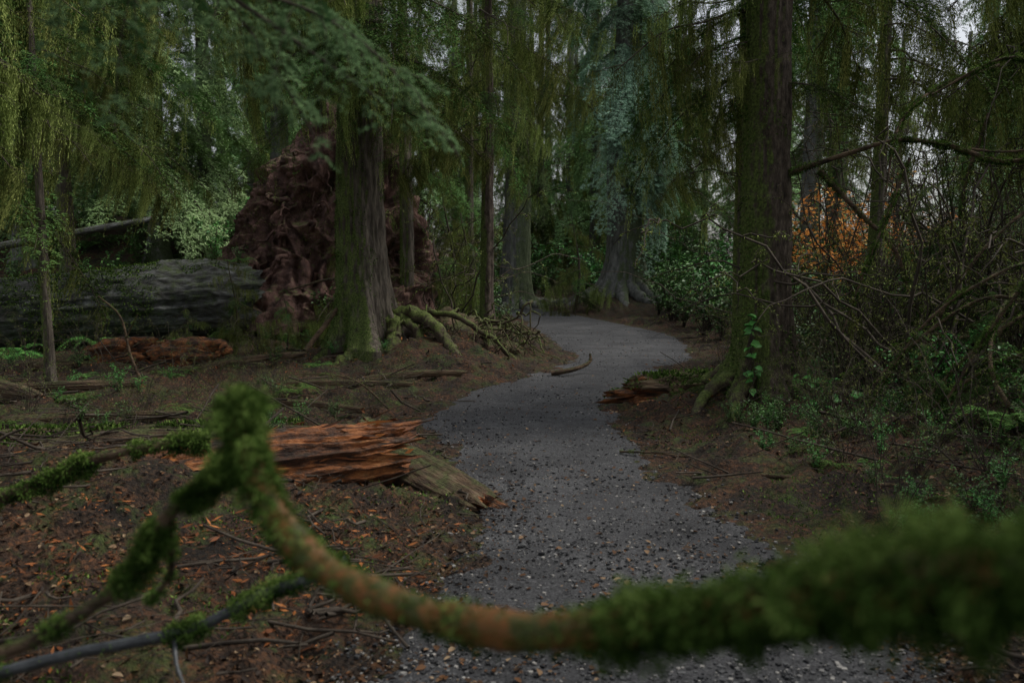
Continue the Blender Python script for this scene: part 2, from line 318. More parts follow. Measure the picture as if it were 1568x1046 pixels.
def hemlock(L,seed,lw=.006,ll=.024,droop=.35,dens=1.0,sp=.035,mk=12,ns_=0,lvar=.9):
    mb=MB();r=np.random.default_rng(seed);n=24;s=np.linspace(0,1,n)
    stem=np.stack([s*L,.06*L*np.sin(s*4+seed),.06*L*np.sin(s*2.5)-droop*L*s**2],-1)
    tubes(mb,stem,.006*L*(1-.85*s)+.002,5,.5,1)
    nt=int(26*L**.6*dens)
    P=[];D=[];tP=[];tR=[]
    for i in range(nt):
        for side in (-1,1):
            if r.random()<.22: continue
            q=.06+.94*(i+.9*r.random())/nt
            b=np.array([np.interp(q,s,stem[:,k]) for k in range(3)])
            l=L*(.36*(1-q)**.7+.05)*(.25+1.15*r.random()**1.2)
            ang=math.radians(28+48*r.random())
            d=np.array([math.cos(ang),side*math.sin(ang),r.normal(0,.22)])
            m=8;u=np.linspace(0,1,m)
            tw=b+d*(u*l)[:,None]+np.array([0,0,-1.])*(l*(.2+.9*r.random())*u**2)[:,None]+np.cumsum(r.normal(0,.012*l,(m,3)),0)
            tP.append(tw);tR.append(np.linspace(.003,.0012,m))
            ns=max(2,int(l/sp))
            for sd in (-1,1):
                v=(np.arange(ns)+r.random(ns)*.9)/ns
                bb=np.stack([np.interp(v,u,tw[:,k]) for k in range(3)],-1)
                a2=math.radians(50)*sd
                dd=np.array([d[0]*math.cos(a2)-d[1]*math.sin(a2),d[0]*math.sin(a2)+d[1]*math.cos(a2),0])
                sl=(.03+.3*l*(1-v))*(.3+1.1*r.random(ns));sl=np.minimum(sl,.22)
                w=(np.arange(mk)+.5)/mk
                pts=bb[:,None,:]+(dd+r.normal(0,.3,(ns,3)))[:,None,:]*(sl[:,None]*w)[...,None]
                pts[...,2]-=sl[:,None]*.6*w**2
                for s2 in (-1,1):
                    P.append(pts.reshape(-1,3))
                    a3=a2+math.radians(50)*s2
                    e=np.array([d[0]*math.cos(a3)-d[1]*math.sin(a3),d[0]*math.sin(a3)+d[1]*math.cos(a3),-.15])
                    D.append(e+r.normal(0,.3,(ns*mk,3)))
    tubes(mb,np.array(tP),np.array(tR),3,.5,1)
    P=np.concatenate(P);D=np.concatenate(D);N=len(P)
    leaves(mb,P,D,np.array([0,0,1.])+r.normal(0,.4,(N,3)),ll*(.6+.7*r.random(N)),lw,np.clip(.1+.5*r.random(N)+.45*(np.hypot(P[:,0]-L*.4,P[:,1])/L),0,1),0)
    if ns_: strands(mb,np.concatenate([stem]+tP),r,ns_,.8,.03,.007,.017,200,2)
    return mb
def mossy(L,seed,nstr=260,maxl=.5,leaf=.022,lw=.0065,step=.009,fz=1400):
    mb=MB();r=np.random.default_rng(seed);n=20;s=np.linspace(0,1,n)
    stem=np.stack([s*L,.08*L*np.sin(s*5+seed),.05*L*np.sin(s*3)-.22*L*s**2+.02*L*np.sin(s*11)],-1)
    tubes(mb,stem,.008*L*(1-.8*s)+.003,5,.5,1)
    allp=[stem];B=[]
    for i in range(18):
        q=.1+.85*r.random();b=np.array([np.interp(q,s,stem[:,k]) for k in range(3)])
        side=1 if i%2 else -1;l=L*(.4*(1-q)+.12)*(.5+r.random())
        a=math.radians(30+50*r.random());d=np.array([math.cos(a),side*math.sin(a),r.normal(0,.2)])
        u=np.linspace(0,1,n);tw=b+d*(u*l)[:,None]+np.array([0,0,-1.])*(l*.6*r.random()*u**2)[:,None]+np.cumsum(r.normal(0,.006*L,(n,3)),0)*.6
        allp.append(tw);B.append(tw)
    tubes(mb,np.array(B),np.linspace(.006,.0015,n)[None]*np.ones((len(B),1)),4,.5,1)
    strands(mb,np.concatenate(allp),r,nstr,maxl,leaf,lw,step,fz)
    return mb
def salal(name,seed,matf,h=1.0,leaf=.07,nst=16,nl=26):
    mb=MB();r=np.random.default_rng(seed);S=[];P=[];D=[]
    for i in range(nst):
        a=r.random()*6.28;sp=.15+.75*r.random();n=10;u=np.linspace(0,1,n);hh=h*(.45+.6*r.random())
        p=np.stack([np.cos(a)*sp*h*.7*u**1.3,np.sin(a)*sp*h*.7*u**1.3,hh*np.sin(u*1.5)],-1)+np.cumsum(r.normal(0,.02*h,(n,3)),0);S.append(p)
        v=.2+.8*r.random(nl)
        P.append(np.stack([np.interp(v,u,p[:,k]) for k in range(3)],-1)+r.normal(0,.03*h,(nl,3)));D.append(r.normal(size=(nl,3))*np.array([1,1,.35])+np.array([math.cos(a)*.5,math.sin(a)*.5,.1]))
    tubes(mb,np.array(S),np.linspace(.006,.002,10)[None]*np.ones((nst,1)),4,.5,1)
    P=np.concatenate(P);D=np.concatenate(D);N=len(P);L=leaf*(.5+.7*r.random(N))
    broad(mb,P,D,np.array([0,0,1.])+r.normal(0,.4,(N,3)),L,L*.6,r.random(N))
    return mb.mesh(name,[matf,M_twig])
def fern(name,seed):
    mb=MB();r=np.random.default_rng(seed);S=[];P=[];D=[];Ls=[]
    for i in range(15):
        a=6.28*i/15+r.normal(0,.2);l=.55+.35*r.random();n=12;u=np.linspace(0,1,n)
        p=np.stack([np.cos(a)*l*u,np.sin(a)*l*u,l*(1.1*u-1.15*u**2.2)],-1);S.append(p)
        k=34;v=np.linspace(.12,1,k);b=np.stack([np.interp(v,u,p[:,j]) for j in range(3)],-1)
        for sd in (-1,1):
            P.append(b);D.append(np.array([-math.sin(a)*sd+.35*math.cos(a),math.cos(a)*sd+.35*math.sin(a),-.15])+r.normal(0,.08,(k,3)));Ls.append(.11*np.sin(np.clip(v*2.6+.25,0,3.1))+.01)
    tubes(mb,np.array(S),np.linspace(.004,.0012,12)[None]*np.ones((15,1)),3,.3,0)
    P=np.concatenate(P);L=np.concatenate(Ls);N=len(P)
    leaves(mb,P,np.concatenate(D),np.array([0,0,1.])+r.normal(0,.15,(N,3)),L,.018,r.random(N))
    return mb.mesh(name,[M_fern])
def bramble(name,seed,h=1.6,ns=14,mossn=22,maxr=.007,nsub=3,hang=0):
    mb=MB();r=np.random.default_rng(seed);S=[];P=[]
    n=16;u=np.linspace(0,1,n)
    for i in range(ns):
        a=r.random()*6.28;sp=.3+.9*r.random();hh=h*(.4+.8*r.random());k=1.5+1.3*r.random()
        p=np.stack([np.cos(a)*sp*h*u,np.sin(a)*sp*h*u,hh*np.sin(u*k)],-1)+np.cumsum(r.normal(0,.022*h,(n,3)),0);S.append(p)
        for j in range(nsub):
            q=r.integers(4,n-2);b=p[q];d=r.normal(size=3)*np.array([1,1,.6])+np.array([0,0,.3]);l=h*(.15+.35*r.random())
            S.append(b+d*(u*l)[:,None]*.6+np.cumsum(r.normal(0,.012*h,(n,3)),0)-np.array([0,0,1.])*(u**2*l*.3)[:,None])
    S=np.array(S)
    rad=np.linspace(maxr,maxr*.25,n)[None]*np.where(np.arange(len(S))%(nsub+1)==0,1,.5)[:,None]
    tubes(mb,S,rad,4,r.random(len(S)),1)
    A=S.reshape(-1,3)
    u=r.random(mossn*len(S)*1);k=len(u);ii=r.integers(len(S),size=k);jj=r.integers(0,n-1,size=k)
    b=S[ii,jj]*(1-u[:,None])+S[ii,jj+1]*u[:,None]+r.normal(0,.008,(k,3))
    leaves(mb,b,r.normal(0,.5,(k,3))+np.array([0,0,-.6]),r.normal(size=(k,3)),.025*(.5+r.random(k)),.008,r.random(k),0)
    if hang: strands(mb,A,r,hang,.35,.026,.007,.014,0,0)
    return mb.mesh(name,[M_moss,M_twig])
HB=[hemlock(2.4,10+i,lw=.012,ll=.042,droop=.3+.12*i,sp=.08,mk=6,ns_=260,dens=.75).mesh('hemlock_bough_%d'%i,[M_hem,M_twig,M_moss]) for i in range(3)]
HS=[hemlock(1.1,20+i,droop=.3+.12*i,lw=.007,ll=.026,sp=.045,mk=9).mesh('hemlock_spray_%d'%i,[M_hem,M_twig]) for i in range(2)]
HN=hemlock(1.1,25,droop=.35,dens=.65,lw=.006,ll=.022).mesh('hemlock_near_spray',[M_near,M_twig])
HP=[hemlock(2.4,30+i,lw=.015,ll=.05,droop=.6,sp=.08,mk=6).mesh('spruce_bough_%d'%i,[M_spruceHaze,M_twig]) for i in range(2)]
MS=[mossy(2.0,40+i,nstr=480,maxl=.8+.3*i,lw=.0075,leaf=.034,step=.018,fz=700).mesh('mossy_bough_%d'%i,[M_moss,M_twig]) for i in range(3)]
FH=[hemlock(2.4,110+i,lw=.026,ll=.085,droop=.35+.1*i,sp=.12,mk=4,dens=.75) for i in range(3)]
FM=[mossy(2.2,120+i,nstr=150,maxl=1.5,leaf=.10,lw=.018,step=.055,fz=100) for i in range(2)]
SA=[salal('salal_%d'%i,50+i,M_salal) for i in range(2)]
OR=salal('autumn_shrub_mesh',55,M_orange,h=1.5,leaf=.07,nst=22)
FE=[fern('fern_%d'%i,60+i) for i in range(2)]
BR=[bramble('bramble_%d'%i,70+i,ns=9) for i in range(3)]
BT=[bramble('thicket_%d'%i,80+i,h=3.2,ns=12,mossn=14,maxr=.013) for i in range(2)]
BM=[bramble('mossy_thicket_%d'%i,85+i,h=2.2,ns=5,mossn=110,maxr=.016,nsub=4,hang=60) for i in range(2)]
def mat4(loc,az,pitch=0,roll=0,sc_=1):
    return Matrix.Translation(loc)@Matrix.Rotation(az,4,'Z')@Matrix.Rotation(pitch,4,'Y')@Matrix.Rotation(roll,4,'X')@Matrix.Scale(sc_,4)
def place(me,loc,az,pitch=0,roll=0,sc_=1,parent=None,name=None):
    return obj(name or me.name,me,parent,mat4(loc,az,pitch,roll,sc_))
# ---------------------------------------------------------------- trees
def trunkbuf(r,Ht,lean,flare,fh,seed,nz=260,nth=110,fur=.11,freq=15,tuft=0):
    s=np.linspace(0,1,nz);z=-.35+(Ht+.35)*s**1.5;th=np.linspace(0,2*math.pi,nth,endpoint=False)
    Zg,T=np.meshgrid(z,th,indexing='ij')
    c,sn=np.cos(T),np.sin(T);zz=np.maximum(Zg,0)
    lob=fbm(c*1.6+seed,sn*1.6,Zg*.15,seed,2);lob=np.clip((lob-.42)*5,0,1.6)
    R=r*(1-.55*zz/Ht)*(1+flare*np.exp(-zz/fh)*(.25+lob)+.05*(lob-.5))
    nn=vnoise(c*r*freq+seed,sn*r*freq,Zg*1.6+.4*vnoise(c*3,sn*3,Zg*3,seed),seed);rid=1-np.abs(2*nn-1)
    R=R+r*fur*(rid-.5)+r*.10*(fbm(c*r*freq*2,sn*r*freq*2,Zg*7,seed+3,3)-.5)
    cx=lean[0]*zz+.12*r*np.sin(Zg*.8+seed);cy=lean[1]*zz
    mb=MB();V=np.stack([cx+R*c,cy+R*sn,Zg],-1)
    i=np.arange(nz*nth).reshape(nz,nth);a,b=i[:-1],i[1:]
    mb.add(V,np.stack([a,np.roll(a,-1,1),np.roll(b,-1,1),b],-1).reshape(-1,4))
    if tuft:
        g=np.random.default_rng(seed+500);zt=5*g.random(tuft)**1.6;tt=g.random(tuft)*6.283
        iz=np.clip(np.searchsorted(z,zt),0,nz-1);it=(tt/6.2832*nth).astype(int)%nth
        P=V[iz,it]+g.normal(0,.006,(tuft,3));n_=np.stack([np.cos(tt),np.sin(tt),0*tt],-1)
        k=(fbm(P[:,0]*5,P[:,1]*5,P[:,2]*2.2,seed+60,4)+.10*(-n_[:,0])+.12*np.exp(-P[:,2]/.7))>.575
        P,n_=P[k],n_[k];m_=len(P);Lx=.015+.03*g.random(m_)
        leaves(mb,P,n_*.7+g.normal(0,.5,(m_,3))-np.array([0,0,.6]),g.normal(size=(m_,3)),Lx,Lx*.35,g.random(m_)*.75,1)
    return mb
def tree(name,x,y,r,Ht,mat=None,lean=(0,0),flare=.8,fh=.35,seed=1,nz=260,nth=110,fur=.11,tuft=0):
    z=float(H(x,y));e=empty(name,(x,y,z))
    obj('trunk',trunkbuf(r,Ht,lean,flare,fh,seed,nz,nth,fur,tuft=tuft).mesh(name+'_trunk',[mat or M_bark,M_mossF]),e,Matrix.Translation((x,y,z)))
    return e
def limbs(e,x,y,meshes,n,za,zb,lean=(0,0),az=(0,6.283),pitch=(0,.5),scl=(.8,1.3),base=0):
    for i in range(n):
        z=za+(zb-za)*(i+random.random())/n;a=random.uniform(*az)
        place(random.choice(meshes),(x+lean[0]*z,y+lean[1]*z,base+z),a,random.uniform(*pitch),random.uniform(-.25,.25),random.uniform(*scl),e,'limb')
D=math.radians
tA=tree('hemlock_tree',-2.25,13.1,.39,12,M_bark,lean=(-.005,0),flare=1.05,fh=.42,seed=3,nz=420,nth=170,tuft=26000)
limbs(tA,-2.25,13.1,HB+MS,10,4.0,7.5,az=(0,6.28),pitch=(.0,.3))
limbs(tA,-2.25,13.1,MS+HB,18,3.9,6.0,az=(D(180),D(360)),pitch=(.0,.3),scl=(.7,1.1))
tF=tree('cedar_tree',2.62,8.9,.255,11,M_barkB,lean=(.004,0),flare=.85,fh=.3,seed=8,nz=420,nth=150,fur=.13,tuft=12000)
limbs(tF,2.62,8.9,MS+HB,16,3.3,6,az=(D(-10),D(190)),pitch=(.0,.3),scl=(.6,1.0))
limbs(tF,2.62,8.9,MS,5,3.3,5,az=(D(190),D(240)),pitch=(-.1,.2),scl=(.5,.8))
tC=tree('slender_hemlock_tree',-.42,14.6,.11,9,M_barkB,flare=.4,fh=.2,seed=5,nz=200,nth=60,fur=.3,tuft=3000)
limbs(tC,-.42,14.6,MS+HB,18,3.5,7.5,pitch=(.1,.5),scl=(.5,.9))
tB=tree('slender_hemlock_tree',-2.1,17.0,.14,9,M_bark,flare=.4,fh=.2,seed=6,nz=200,nth=60,fur=.25,tuft=3000)
limbs(tB,-2.1,17,MS+HB,18,3.4,8,pitch=(.1,.5),scl=(.6,1.1))
tD=tree('hemlock_tree',.15,29.5,.48,14,M_barkG,flare=.7,fh=.5,seed=11,nz=200,nth=90)
limbs(tD,.15,29.5,HB+MS,26,5.5,12,pitch=(.1,.6),scl=(1.0,1.7))
tE=tree('spruce_tree',3.75,29.3,.62,14,M_barkG,flare=.9,fh=.6,seed=13,nz=200,nth=90,lean=(.01,0))
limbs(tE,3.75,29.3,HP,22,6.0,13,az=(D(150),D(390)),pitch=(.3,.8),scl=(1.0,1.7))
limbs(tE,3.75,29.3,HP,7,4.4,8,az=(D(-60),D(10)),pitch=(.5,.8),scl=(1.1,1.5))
tG=tree('slender_cedar_tree',2.95,11.2,.06,7,M_bark,flare=.2,fh=.2,seed=15,nz=120,nth=40,fur=.3)
limbs(tG,2.95,11.2,MS+HS,14,2.9,5.5,pitch=(.1,.5),scl=(.4,.7))
tI=tree('slender_hemlock_tree',-5.45,10.0,.055,7,M_bark,flare=.3,fh=.2,seed=16,nz=120,nth=40,lean=(-.01,0),fur=.3,tuft=2000)
limbs(tI,-5.45,10,MS+HS,18,3.0,5.2,pitch=(.0,.4),scl=(.4,.7))
for (x,y,r,za,zb,n,ms,az,sc2,sd) in [
    (-5.3,6.6,.2,2.95,4.4,28,MS+MS+HS,(D(-75),D(60)),(.45,.95),21),
    (-7.6,10.5,.3,3.2,6,30,MS+MS+HB+HB,(D(-80),D(60)),(.8,1.3),22),
    (-2.5,1.9,.10,2.6,3.6,0,HS,(D(10),D(60)),(.9,1.0),23),
    (7.4,9.8,.25,3.5,6,22,MS+MS+HB+HB,(D(110),D(250)),(.8,1.3),24),
    (4.9,5.2,.16,3.1,4,8,MS+MS+HS,(D(95),D(230)),(.5,.9),25),
    (-8.2,15.8,.16,3.6,7,24,MS+HB,(D(-90),D(90)),(.8,1.3),26),
    (-1.0,20.5,.12,4.4,8.5,20,MS+HB,(0,6.28),(.8,1.2),27),
    (5.6,13.2,.12,4.0,6.5,16,MS+HB,(0,6.28),(.6,1.0),29)]:
    t=tree('hemlock_tree',x,y,r,zb+2,M_bark,seed=sd,nz=150,nth=60)
    if n: limbs(t,x,y,ms,n,za,zb,az=az,pitch=(.0,.35),scl=sc2)
    if sd==23:
        place(HN,(-1.25,2.15,2.55),D(-4),.42,.5,.85,t,'limb')
        place(HN,(-.72,2.1,2.25),D(-6),.30,.4,.62,t,'limb')
        place(HN,(-1.7,2.2,2.75),D(10),.35,-.4,.85,t,'limb')
        place(HN,(-1.0,2.1,2.42),D(4),.1,-.5,.55,t,'limb')
        mb=MB();pp=catmull([(-2.5,1.9,3.0),(-1.7,2.1,2.8),(-1.1,2.13,2.52),(-.66,2.1,2.22),(-.3,2.05,1.97)],40);tubes(mb,pp,np.linspace(.012,.003,40),8)
        obj('limb',mb.mesh('limb_stem',[M_twig]),t,Matrix())
# distant forest
bf=empty('background_forest',(0,45,0))
r2=random.Random(5)
FT=[]
for k in range(6):
    mb=trunkbuf(.26,17,(0,0),.6,.5,30+k,60,28)
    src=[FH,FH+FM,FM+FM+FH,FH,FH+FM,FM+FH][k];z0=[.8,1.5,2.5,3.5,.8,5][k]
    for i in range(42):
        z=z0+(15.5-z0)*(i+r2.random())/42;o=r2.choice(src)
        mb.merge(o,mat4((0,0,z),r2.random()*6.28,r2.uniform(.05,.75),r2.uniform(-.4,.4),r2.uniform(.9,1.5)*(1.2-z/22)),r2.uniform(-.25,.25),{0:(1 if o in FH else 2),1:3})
    FT.append(mb.mesh('far_tree_%d'%k,[M_barkG,M_farHaze,M_moss,M_twig]))
cnt=0
while cnt<66:
    y=22+42*r2.random()**1.1;x=r2.uniform(-.78,.78)*y
    a=x/y
    if (y<44 and pd(x,y)<1.8) or (y<33 and -.12<a<.2): continue
    if .3<a<.66 and r2.random()<.55: continue
    z=float(H(x,y));s_=.75+.5*r2.random()
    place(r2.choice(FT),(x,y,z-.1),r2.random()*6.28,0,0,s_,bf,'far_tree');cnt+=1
for i in range(26):
    x=-46+92*(i+.5)/26+r2.uniform(-1,1);y=66+r2.uniform(-4,6)
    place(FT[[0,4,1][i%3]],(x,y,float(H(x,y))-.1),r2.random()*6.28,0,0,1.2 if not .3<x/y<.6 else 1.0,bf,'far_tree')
for i,(x,y,s_) in enumerate([(-3.7,.2,1.0),(4.4,.6,1.0),(-1.2,-4.2,1.05),(-8.4,2.6,1.1),(8.6,3.6,1.0),(3.0,-6,1.1),(-6,-4,1.1),(9,-3,1.1)]):  # out-of-view trees added to shade the foreground and darken the corners
    place(FT[5],(x,y,float(H(x,y))-.1),i*1.1,0,0,s_,bf,'unseen_shade_tree')
# ---------------------------------------------------------------- understory
us=empty('understory_shrubs',(0,12,0))
r3=random.Random(9)
def strew(meshes,n,xa,xb,ya,yb,sa,sb,cond=lambda x,y:True,name='shrub',par=None,m=.55):
    k=0;tr=0
    while k<n and tr<n*30:
        tr+=1;x=r3.uniform(xa,xb);y=r3.uniform(ya,yb)
        if pd(x,y)<m or not cond(x,y):continue
        place(r3.choice(meshes),(x,y,float(H(x,y))-.03),r3.random()*6.28,r3.uniform(-.15,.15),0,r3.uniform(sa,sb),par or us,name);k+=1
strew(SA,60,3.9,13,14,27,.8,1.5,name='salal')
strew(SA,24,4.0,9.5,17,24,1.3,2.1,name='salal')
strew(SA,40,-5,9,31,40,1.2,2.4,name='salal')
strew(SA,60,-14,-2.5,18.5,28,.6,1.3,name='salal')
strew(FE,40,-14,-3.5,13,27,.6,1.2,name='fern')
strew(FE,24,-3,0,15,24,.5,1.0,name='fern')
strew(SA,20,-3.5,0,15.5,26,.5,1.1,name='salal')
strew(BM,10,-3.2,-.6,15.5,22,.8,1.3,name='mossy_thicket')
strew(BT,24,5.5,17,12,26,.8,1.4,name='thicket')
strew(BT,14,5.0,9.5,9,14,.7,1.2,name='thicket')
strew(BM,38,3.2,8.5,5.2,13,.5,1.2,name='mossy_thicket')
strew(BR,36,3.0,8.5,5.0,12,.5,1.1,lambda x,y:x>3.3 or y<7,name='bramble')
strew(BR,34,2.1,4.5,4.2,8.4,.2,.6,name='bramble',m=.8)
strew(BR,16,2.0,6,9.5,15,.4,.9,lambda x,y:pd(x,y)>.7 and (x-2.62)**2+(y-8.9)**2>.6,name='bramble')
strew(SA,60,2.9,8.5,4.6,12.5,.3,.75,name='salal')
strew(SA,70,1.9,3.8,4.0,8,.12,.28,name='salal',m=.65)
strew(FE,26,2.4,8,4.6,13,.3,.75,name='fern',m=1.0)
strew(FE,10,1.9,3.0,4.2,7.5,.15,.3,name='fern',m=.7)
strew(HS,110,2.4,8.5,4.6,12.5,.4,1.0,name='sapling_spray',m=1.2)
strew(BR,34,-9,-3.2,5,13,.2,.55,name='bramble')
strew(BR,44,-4,-1.0,6.8,11.5,.12,.36,name='bramble')
strew(SA,60,-8,-1.3,6.6,16,.1,.32,name='salal')
strew(FE,34,-9,-2.0,6.6,15,.15,.5,name='fern')
strew(HS,34,-9,-2.6,7,15,.25,.55,name='sapling_spray')
for i in range(40):
    u=r3.random();x=-12+u*7;y=12.4+.47*(x+13)+r3.uniform(-.35,.1);z=.40+.6*(x+13)/8.1+.50+.18*(x+13)/8.1
    place(r3.choice(FE+HS+SA),(x,y+.1,z-.08),r3.random()*6.28,0,0,r3.uniform(.12,.34),us,'log_seedling')
def sapling(x,y,h,n,meshes,name='hemlock_sapling',sm=.45):
    z=float(H(x,y));e=empty(name,(x,y,z));mb=MB()
    s=np.linspace(0,1,12);tubes(mb,np.stack([.05*np.sin(s*4)*h,0*s,s*h],-1),.018*h*(1-.85*s),6,.5)
    obj('stem',mb.mesh('sapling_stem',[M_twig]),e,Matrix.Translation((x,y,z-.02)))
    for i in range(n):
        q=.12+.86*(i+random.random())/n
        place(random.choice(meshes),(x+.05*math.sin(q*4)*h,y,z+q*h),random.random()*6.28,random.uniform(0,.5),random.uniform(-.3,.3),sm*h*(1.15-q)*random.uniform(.7,1.2),e,'limb')
for (x,y,h) in [(4.1,8.2,2.2),(5.2,7.2,2.0),(4.9,9.6,2.6),(6.2,9.2,2.8),(3.9,10.6,1.6),(5.9,6.6,1.5),(3.9,6.9,1.0),(4.2,5.8,1.1),(3.2,6.6,.7)]: sapling(x,y,h,14,HS)
for (x,y,h) in [(-4.4,13.4,1.5),(-4.9,12.8,.9),(-3.7,13.9,1.1),(-7.9,11.4,1.4),(-.9,16.6,2.4),(-1.4,18.6,3.0),(-3.0,15.2,1.8),(1.9,26,3.0)]: sapling(x,y,h,16,HS+MS,sm=.4)
for i,(x,y,s_) in enumerate([(7.2,19,1.5),(8.1,20,1.7),(6.7,20.5,1.6),(9,19.5,1.3),(6.3,16.5,1.2)]):
    place(OR,(x,y,float(H(x,y))+.5),i*1.3,0,0,s_,None,'autumn_shrub')
# ---------------------------------------------------------------- logs
def logmesh(name,L,r0,r1,seed,mat,ns=200,nth=110,fur=.12,jag=.5,bend=.0,flat=1.0,gr=5,lf=.7,rag=0,mat2=None,fz=0):
    s=np.linspace(0,1,ns);th=np.linspace(0,2*math.pi,nth,endpoint=False);S,T=np.meshgrid(s,th,indexing='ij')
    c,sn=np.cos(T),np.sin(T)
    R=(r0+(r1-r0)*S)
    n1=vnoise(c*gr,sn*gr,S*L*lf+.8*fbm(c*2,sn*2,S*L*2,seed+4,2),seed);n3=vnoise(c*gr*2.3,sn*gr*2.3,S*L*lf*3,seed+6)
    R=R*(1+fur*2*(1-np.abs(2*n1-1)-.5)+fur*.7*(1-np.abs(2*n3-1)-.5)+(.22+rag)*(fbm(c*1.5,sn*1.5,S*L*1.6,seed+2,4)-.5)+.09*(fbm(c*gr*3,sn*gr*3,S*L*9,seed+5,3)-.5))
    j1=jag*(fbm(c*4,sn*4,0,seed+9,3)-.5)*smooth((S-.7)/.3)*r1*2.6
    j0=jag*(fbm(c*4,sn*4,5,seed+9,3)-.5)*smooth((.3-S)/.3)*r0*2.6
    R=R*(1-.25*smooth((S-.93)/.07)*vnoise(c*5,sn*5,2,seed+12))
    x=S*L+j1+j0
    mb=MB();V=np.stack([x,R*c,R*sn*flat+bend*np.sin(S*3.14)],-1)
    i=np.arange(ns*nth).reshape(ns,nth);a,b=i[:-1],i[1:]
    mb.add(V,np.stack([a,np.roll(a,-1,1),np.roll(b,-1,1),b],-1).reshape(-1,4),0.5,0)
    for end in (0,-1):
        ring=V[end];ctr=ring.mean(0);rings=[ring]
        for q in (.9,.75,.6,.45,.3,.15,.02):
            p=ctr+(ring-ctr)*q;p[:,0]=ctr[0]+(ring[:,0]-ctr[0])*q+(-1 if end else 1)*(.3*(r1 if end else r0))*(1-q)+jag*.5*(r1 if end else r0)*(fbm(p[:,1]*22,p[:,2]*22,0,seed,3)-.5)
            rings.append(p)
        VV=np.stack(rings);nr=len(rings);k=np.arange(nr*nth).reshape(nr,nth)
        f=np.stack([k[:-1],np.roll(k[:-1],-1,1),np.roll(k[1:],-1,1),k[1:]],-1).reshape(-1,4)
        mb.add(VV,f if end==0 else f[:,::-1],.5,1)
    if fz:
        ii=rng.integers(0,ns,fz);jj=rng.integers(0,nth,fz);P=V[ii,jj];n_=nrm(np.stack([0*P[:,0],c[ii,jj],sn[ii,jj]],-1))
        k=fbm(P[:,0]*1.6,P[:,1]*2.5,P[:,2]*2.5,seed+40,3)+.08*n_[:,2]>.53;P,n_=P[k],n_[k];m_=len(P);Lx=.02+.04*rng.random(m_)
        leaves(mb,P,n_+rng.normal(0,.5,(m_,3))-np.array([0,0,.3]),rdir(m_),Lx,Lx*.4,rng.random(m_)*.8,2)
    return mb.mesh(name,[mat,mat2 or M_rot,M_mossF])
def lay(name,me,p0,p1,roll=0):
    p0=Vector(p0);d=Vector(p1)-p0
    q=d.to_track_quat('X','Z').to_matrix().to_4x4()
    return obj(name,me,None,Matrix.Translation(p0)@q@Matrix.Rotation(roll,4,'X'))
def span(a,b):return (Vector(b)-Vector(a)).length
a,b=(-13,12.4,.36),(-4.9,16.2,.95)
lay('fallen_log',logmesh('fallen_log',span(a,b),.52,.70,101,M_log,ns=320,nth=150,fur=.05,jag=.3,lf=1.0,rag=.05,mat2=M_wad,fz=80000),a,b)
a,b=(-14,17.0,1.2),(-8.2,19.6,2.55)
lay('fallen_trunk',logmesh('fallen_trunk',span(a,b),.10,.07,102,M_log,nth=40,fur=.05),a,b)
a,b=(-4.2,4.2,.14),(-.85,6.0,.24)
lay('rotten_log',logmesh('rotten_log',span(a,b),.22,.225,103,M_rot,ns=420,nth=200,fur=.13,jag=2.2,gr=4,lf=1.6,rag=.35),a,b)
a,b=(-1.25,6.75,.16),(-.2,5.45,-.02)
lay('rotten_log',logmesh('rotten_slab',span(a,b),.21,.16,104,M_rotD,ns=200,nth=120,fur=.12,jag=1.4,flat=.6,gr=4,lf=1.3,rag=.3),a,b,.3)
a,b=(2.65,9.6,.16),(1.3,9.3,.13)
lay('rotten_log',logmesh('rotten_stub',span(a,b),.27,.21,105,M_rotD,nth=120,fur=.12,jag=1.8,flat=.9,lf=2.0,gr=3,rag=.5,fz=6000),a,b)
a,b=(2.2,8.9,.08),(1.4,9.0,.07)
lay('bark_slab',logmesh('bark_slab',span(a,b),.13,.07,106,M_rot,nth=70,fur=.16,jag=1.8,flat=.7,gr=3,lf=2,rag=.5),a,b)
for i,(a,b,r) in enumerate([((-4.9,11.9,.2),(-4.1,11.6,.27),.29),((-6.0,12.4,.15),(-5.3,12.2,.26),.25),((-6.6,11.6,.15),(-5.6,11.9,.1),.07),((-4.6,11.3,.1),(-2.9,11.9,.3),.05),((-3.4,10.2,.08),(-1.2,10.3,.1),.035),((-1.9,10.9,.07),(-.6,11.4,.09),.05),((-7,8.9,.1),(-4.2,9.6,.22),.06),((-4.6,7.6,.15),(-2.6,8.1,.1),.05),((-2.9,8.9,.1),(-1.5,8.5,.1),.04),((-6.2,9.6,.2),(-4.9,8.8,.15),.10),((-3.6,6.4,.15),(-2.7,6.9,.15),.08),((-3.0,7.4,.1),(-1.4,7.2,.12),.05),((2.6,7.6,.15),(3.8,7.1,.2),.05)]):
    lay('wood_chunk' if r>.1 else 'fallen_branch',logmesh('chunk_%d'%i,span(a,b),r,r*.8,110+i,M_rot if i<2 else M_rotD,ns=90,nth=70,fur=.14,jag=1.6 if i<2 else 1.2,bend=.04,rag=.6 if i<2 else .3,lf=1.5,gr=3),a,b)
a,b=(-5.5,6.4,.12),(-1.9,7.4,.08)
lay('mossy_log',logmesh('mossy_log',span(a,b),.15,.11,130,M_rotD,ns=200,nth=90,fur=.12,jag=1,rag=.3,fz=14000),a,b)
